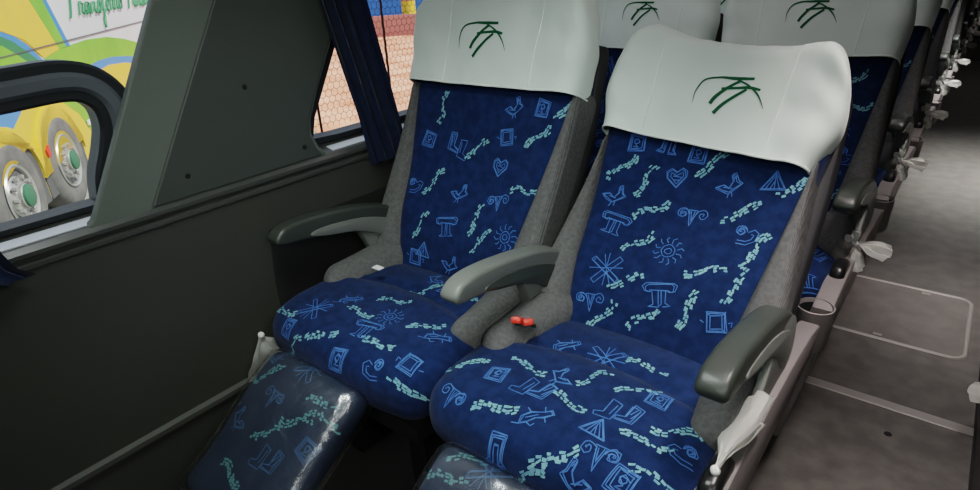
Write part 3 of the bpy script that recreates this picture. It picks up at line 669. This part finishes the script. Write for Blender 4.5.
#@COACH
slab([(-4.2,-.72),(9,-.72),(9,2.3),(-4.2,2.3)], -2.4, 0., 'cwhite', 'body', 'white coach body')
LIV = {
  'yellow': ('cyellow', [(-4.2,1.37),(0.52,1.36),(1.03,0.68),(0.47,0.63),(0.12,0.86),(-0.39,0.99),(-4.2,1.10)]),
  'green': ('cgreen', [(0.36,1.6),(0.86,1.6),(1.02,1.24),(1.3,0.69),(1.03,0.68),(0.6,1.25)]),
  'blueline': ('cblue', [(0.86,1.6),(0.97,1.6),(1.13,1.24),(1.44,0.68),(1.29,0.69),(1.01,1.24)]),
  'bluearc': ('cblue', [(-4.2,1.12),(-0.39,0.98),(-0.1,0.91),(0.13,0.81),(0.41,0.62),(0.31,0.62),(0.03,0.76),(-0.2,0.87),(-0.43,0.94),(-4.2,1.0)]),
  'dgreen': ('cdgreen', [(-4.2,1.0),(-0.43,0.94),(-0.2,0.87),(0.03,0.76),(0.31,0.62),(0.03,0.62),(-0.24,0.75),(-0.5,0.86),(-4.2,0.92)]),
  'lgreen': ('cgreen', [(-4.2,.92),(-0.5,0.86),(-0.24,0.75),(0.03,0.62),(0.2,0.45),(-4.2,0.45)]),
  'arch': ('cgreen', [(0.35,0.61),(1.03,0.68),(1.44,0.68),(2.15,0.7),(3.11,0.66),(4.05,0.56),(4.94,0.42),(4.62,0.17),(4.02,0.27),(3.04,0.36),(2.33,0.38),(1.79,0.37),(-0.13,0.40)]),
  'barc': ('cblue', [(1.79,0.37),(2.33,0.39),(3.05,0.37),(4.03,0.28),(4.65,0.19),(4.54,0.1),(3.62,0.22),(2.8,0.28),(2.27,0.27),(1.87,0.24)]),
  'yel2': ('cyellow', [(1.87,0.24),(2.27,0.27),(2.8,0.28),(3.62,0.22),(4.54,0.1),(4.5,-.7),(1.53,-0.7)]),
  'lower': ('cblue', [(-4.2,.45),(0.2,.45),(-.3,.25),(-.55,.12),(-.92,.11),(-1.18,.12),(-4.2,.12)]),
  'lyel': ('cyellow', [(-4.2,.12),(-0.92,0.11),(-0.49,0.27),(0.0,.40),(1.79,.37),(1.9,-.2),(1.36,-0.70),(-4.2,-.70)]),
  'lgrn': ('cgreen', [(0.55,0.10),(.8,.38),(1.79,.37),(2.0,-.2),(1.40,-0.66),(1.19,-0.4),(0.92,-0.10)]),
  'line': ('cgrey', [(-4.2,.77),(9,.74),(9,.73),(-4.2,.76)]),
}
for i, (k, (m, p)) in enumerate(LIV.items()):
    slab(p, .002, .006+.0012*i, m, 'livery_stripe', None)
# wheel arches, mudguards and wheels
for s0, z0 in ((-1.357,-.46),(0.,-.47),(-2.9,-.46)):
    arc = [(s0+.66*math.cos(a), z0+.62*math.sin(a)) for a in [PI*i/20 for i in range(21)]]
    slab(arc+[(s0-.66,-.72),(s0+.66,-.72)], .0, .03, 'cgrey', 'wheel_arch', 'dark wheel arch')
    ln = [(s0+.70*math.cos(a), z0+.66*math.sin(a)) for a in [PI*i/20 for i in range(21)]]
    slab(ln+arc[::-1], .0, .06, 'cyellow', 'mudguard', 'yellow mudguard lip')
    w = empty('wheel'); w.parent = coach; w.location = cp(s0, z0, .03); w.rotation_euler = (0,0,math.atan2(U.y,U.x)+PI)
    R0 = .54
    obj('tyre', lathe([(.30,-.26),(.36,-.27),(.50,-.25),(R0,-.20),(R0,-.03),(.515,.02),(.46,.045),(.36,.035),(.31,.02),(.30,-.02)], 48, 'y'), 'tyre', w)
    obj('rim', lathe([(.31,.03),(.30,.045),(.28,.03),(.27,-.03),(.22,-.05),(.20,.0),(.16,.03),(.12,.04),(.12,.07),(.10,.09)], 48, 'y'), 'rim', w)
    obj('hub', lathe([(.115,.05),(.11,.10),(.07,.12),(.0,.12)], 24, 'y'), 'tint', w, label='green wheel hub')
    for i in range(10):
        a = 2*PI*i/10; obj('wheel_nut', lathe([(.0,.07),(.022,.07),(.022,.03)], 6, 'y', (.185*math.cos(a),-.0,.185*math.sin(a))), 'rim', w)
slab([(-.53,-.22),(-.44,-.18),(-.44,-.28),(-.52,-.30)], .06, .08, 'red', 'marker_lamp', 'orange marker lamp')
slab([(1.06,-.22),(1.16,-.22),(1.16,-.28),(1.06,-.28)], .03, .05, 'tag', 'reflector')
# cursive name on the coach side: Transferro Turismo
GL = {
 'T': (1.0,[[(-.1,1.0),(.2,1.12),(.7,1.05),(1.1,1.2)],[(.55,1.08),(.45,.6),(.3,.1),(.2,-.05)]]),
 'r': (.5,[[(0,0),(.12,.42),(.18,.5),(.25,.4),(.4,.42),(.32,.1),(.42,.0),(.5,.08)]]),
 'a': (.6,[[(.45,.4),(.2,.45),(.05,.15),(.2,0),(.42,.35),(.45,.4),(.4,.05),(.5,0),(.6,.08)]]),
 'n': (.6,[[(0,0),(.1,.42),(.12,.1),(.28,.42),(.38,.38),(.36,.05),(.48,0),(.6,.08)]]),
 's': (.45,[[(0,.05),(.25,.5),(.32,.15),(.15,-.02),(.05,.05),(.45,.08)]]),
 'f': (.5,[[(0,.1),(.3,.7),(.42,1.1),(.3,1.15),(.22,.7),(.12,-.5),(.02,-.62),(.05,-.3),(.3,.02),(.5,.1)]]),
 'e': (.45,[[(0,.1),(.28,.3),(.22,.48),(.08,.3),(.12,0),(.3,0),(.45,.1)]]),
 'o': (.55,[[(.3,.45),(.08,.3),(.1,.02),(.35,.05),(.4,.35),(.25,.45),(.4,.38),(.55,.4)]]),
 'u': (.6,[[(0,.1),(.08,.42),(.08,.08),(.22,0),(.38,.42),(.38,.05),(.5,0),(.6,.1)]]),
 'i': (.35,[[(0,.1),(.1,.42),(.1,.05),(.22,0),(.35,.1)],[(.16,.62),(.18,.68)]]),
 'm': (.8,[[(0,0),(.1,.42),(.12,.05),(.28,.42),(.32,.05),(.5,.42),(.58,.35),(.58,.05),(.68,0),(.8,.08)]]),
 ' ': (.5,[]) }
bm = bmesh.new(); cs = 1.62; SC = .52; SZ = .34
for ch in 'Transferro Turismo':
    wd, sts = GL[ch]
    for st in sts:
        pts = spline(st, 5); P3 = [cp(cs+p.x*SC+p.y*.12, 1.02+p.y*SZ, .028) for p in pts]
        tube(P3, .016, 5, bm=bm, flat=.5)
    cs += wd*SC
obj('lettering', bm, 'cdgreen', coach, False, label='thin green cursive lettering on the coach side')
# far wall and shed beyond the paving
FC = V((-19.8,18.1,GZ)); r_ = math.atan2(18.1,-19.8)-PI/2
def far_box(x0, x1, y0, y1, z0, z1, m, name, label, cat, r=.02):
    o = obj(name, bx(x0,x1,y0,y1,z0,z1,r), m, None, False); o.location = FC; o.rotation_euler = (0,0,r_); return tag(o, label, cat)
far_box(-8,8,0,.3,0,.82,'mauve','boundary_wall','low dark pink wall far outside, seen between curtain and headrest','wall')
shed = empty('blue_shed', FC, r_); tag(shed, 'bright blue building beyond the low pink wall', 'building')
obj('wall', bx(-8,8,3.,8.,0,3.2,.02), 'shed', shed, False)
obj('roof', prism([(-8.4,3.2),(8.4,3.2),(0,4.6)], 2.8, 8.2, 'y'), 'mauve', shed, False)
dr = empty('yellow_drum', FC + Matrix.Rotation(r_,3,'Z') @ V((.95,1.2,0)), 0); tag(dr, 'yellow drum standing before the blue building', 'drum')
obj('drum_body', lathe([(0,0),(.3,0),(.31,.02),(.3,.3),(.31,.32),(.3,.34),(.3,.62),(.31,.64),(.3,.66),(.3,1.3),(0,1.3)], 24), 'ygold', dr)
obj('drum_lid', lathe([(.27,1.3),(.31,1.31),(.31,1.34),(.28,1.33),(0,1.33)], 24), 'mauve', dr)

# ------------------------------------------------------------------ light
w = bpy.data.worlds.new('World'); bpy.context.scene.world = w; w.use_nodes = True
bg = w.node_tree.nodes['Background']; bg.inputs['Color'].default_value = (.72,.82,1,1); bg.inputs['Strength'].default_value = .9
def area(loc, rot, sx, sy, e, col=(1,1,1)):
    l = bpy.data.lights.new('area_light','AREA'); l.shape = 'RECTANGLE'; l.size = sx; l.size_y = sy; l.energy = e; l.color = col
    o = bpy.data.objects.new('area_light', l); C.objects.link(o); o.location = loc; o.rotation_euler = rot; return o
sun = bpy.data.lights.new('sun','SUN'); sun.energy = 4.6; sun.angle = .03; sun.color = (1,.95,.88)
so = bpy.data.objects.new('sun', sun); C.objects.link(so); so.rotation_euler = V((-.55,-.35,-.75)).to_track_quat('-Z','Y').to_euler()
def aim(loc, tgt): return (V(tgt)-V(loc)).to_track_quat('-Z','Y').to_euler()
#@LIGHTS
def lit(*a, spread=180, **k):
    o = area(*a, **k); o.data.spread = math.radians(spread); return o
L0 = (-.62,.35,1.90)
lit(L0, aim(L0,(-.76,.70,.50)), .45, .25, 3.3, (.92,1,.97), spread=85)
L1 = (.05,-.55,1.75)
lit(L1, aim(L1,(-.75,1.05,.85)), .4, .3, 1.25, (.93,1,.96), spread=60)
L2 = (.7,.0,1.8)
lit(L2, aim(L2,(-1.3,.5,.85)), .5, .5, 1.9, (.97,1,.95), spread=80)
lit((.08,1.1,1.95), (0,0,0), .2, .9, 4.6, (1,.90,.88), spread=62)
lit((.14,2.7,1.95), (0,0,0), .08, .8, 2.2, (1,.93,.90), spread=40)
lit((-.6,1.75,1.95), (0,0,0), .5, .2, .8, (1,.88,.90), spread=120)
lit((.16,4.5,1.95), (0,0,0), .08, 1.2, 13, (1,.98,.95), spread=50)
lit((-.45,3.6,1.95), (0,0,0), .2, 2.5, 2., (1,.88,.90), spread=120)
lit((.1,7.6,1.95), (0,0,0), .1, 1.0, 5, (1,.97,.95))
#@ENDLIGHTS
# ------------------------------------------------------------------ camera
cam = bpy.data.cameras.new('camera'); cam.sensor_width = 36; cam.lens = 600/980*36; cam.clip_start = .02
co = bpy.data.objects.new('camera', cam); C.objects.link(co)
R = [[0.784012, -0.222022, 0.579682], [0.618657, 0.35602, -0.700367], [-0.050881, 0.90772, 0.416479]]
co.matrix_world = Matrix(((*R[0],0),(*R[1],0),(*R[2],1.30),(0,0,0,1)))
bpy.context.scene.camera = co
vs = bpy.context.scene.view_settings; vs.view_transform = 'Filmic'; vs.look = 'Medium High Contrast'; vs.exposure = 0.0
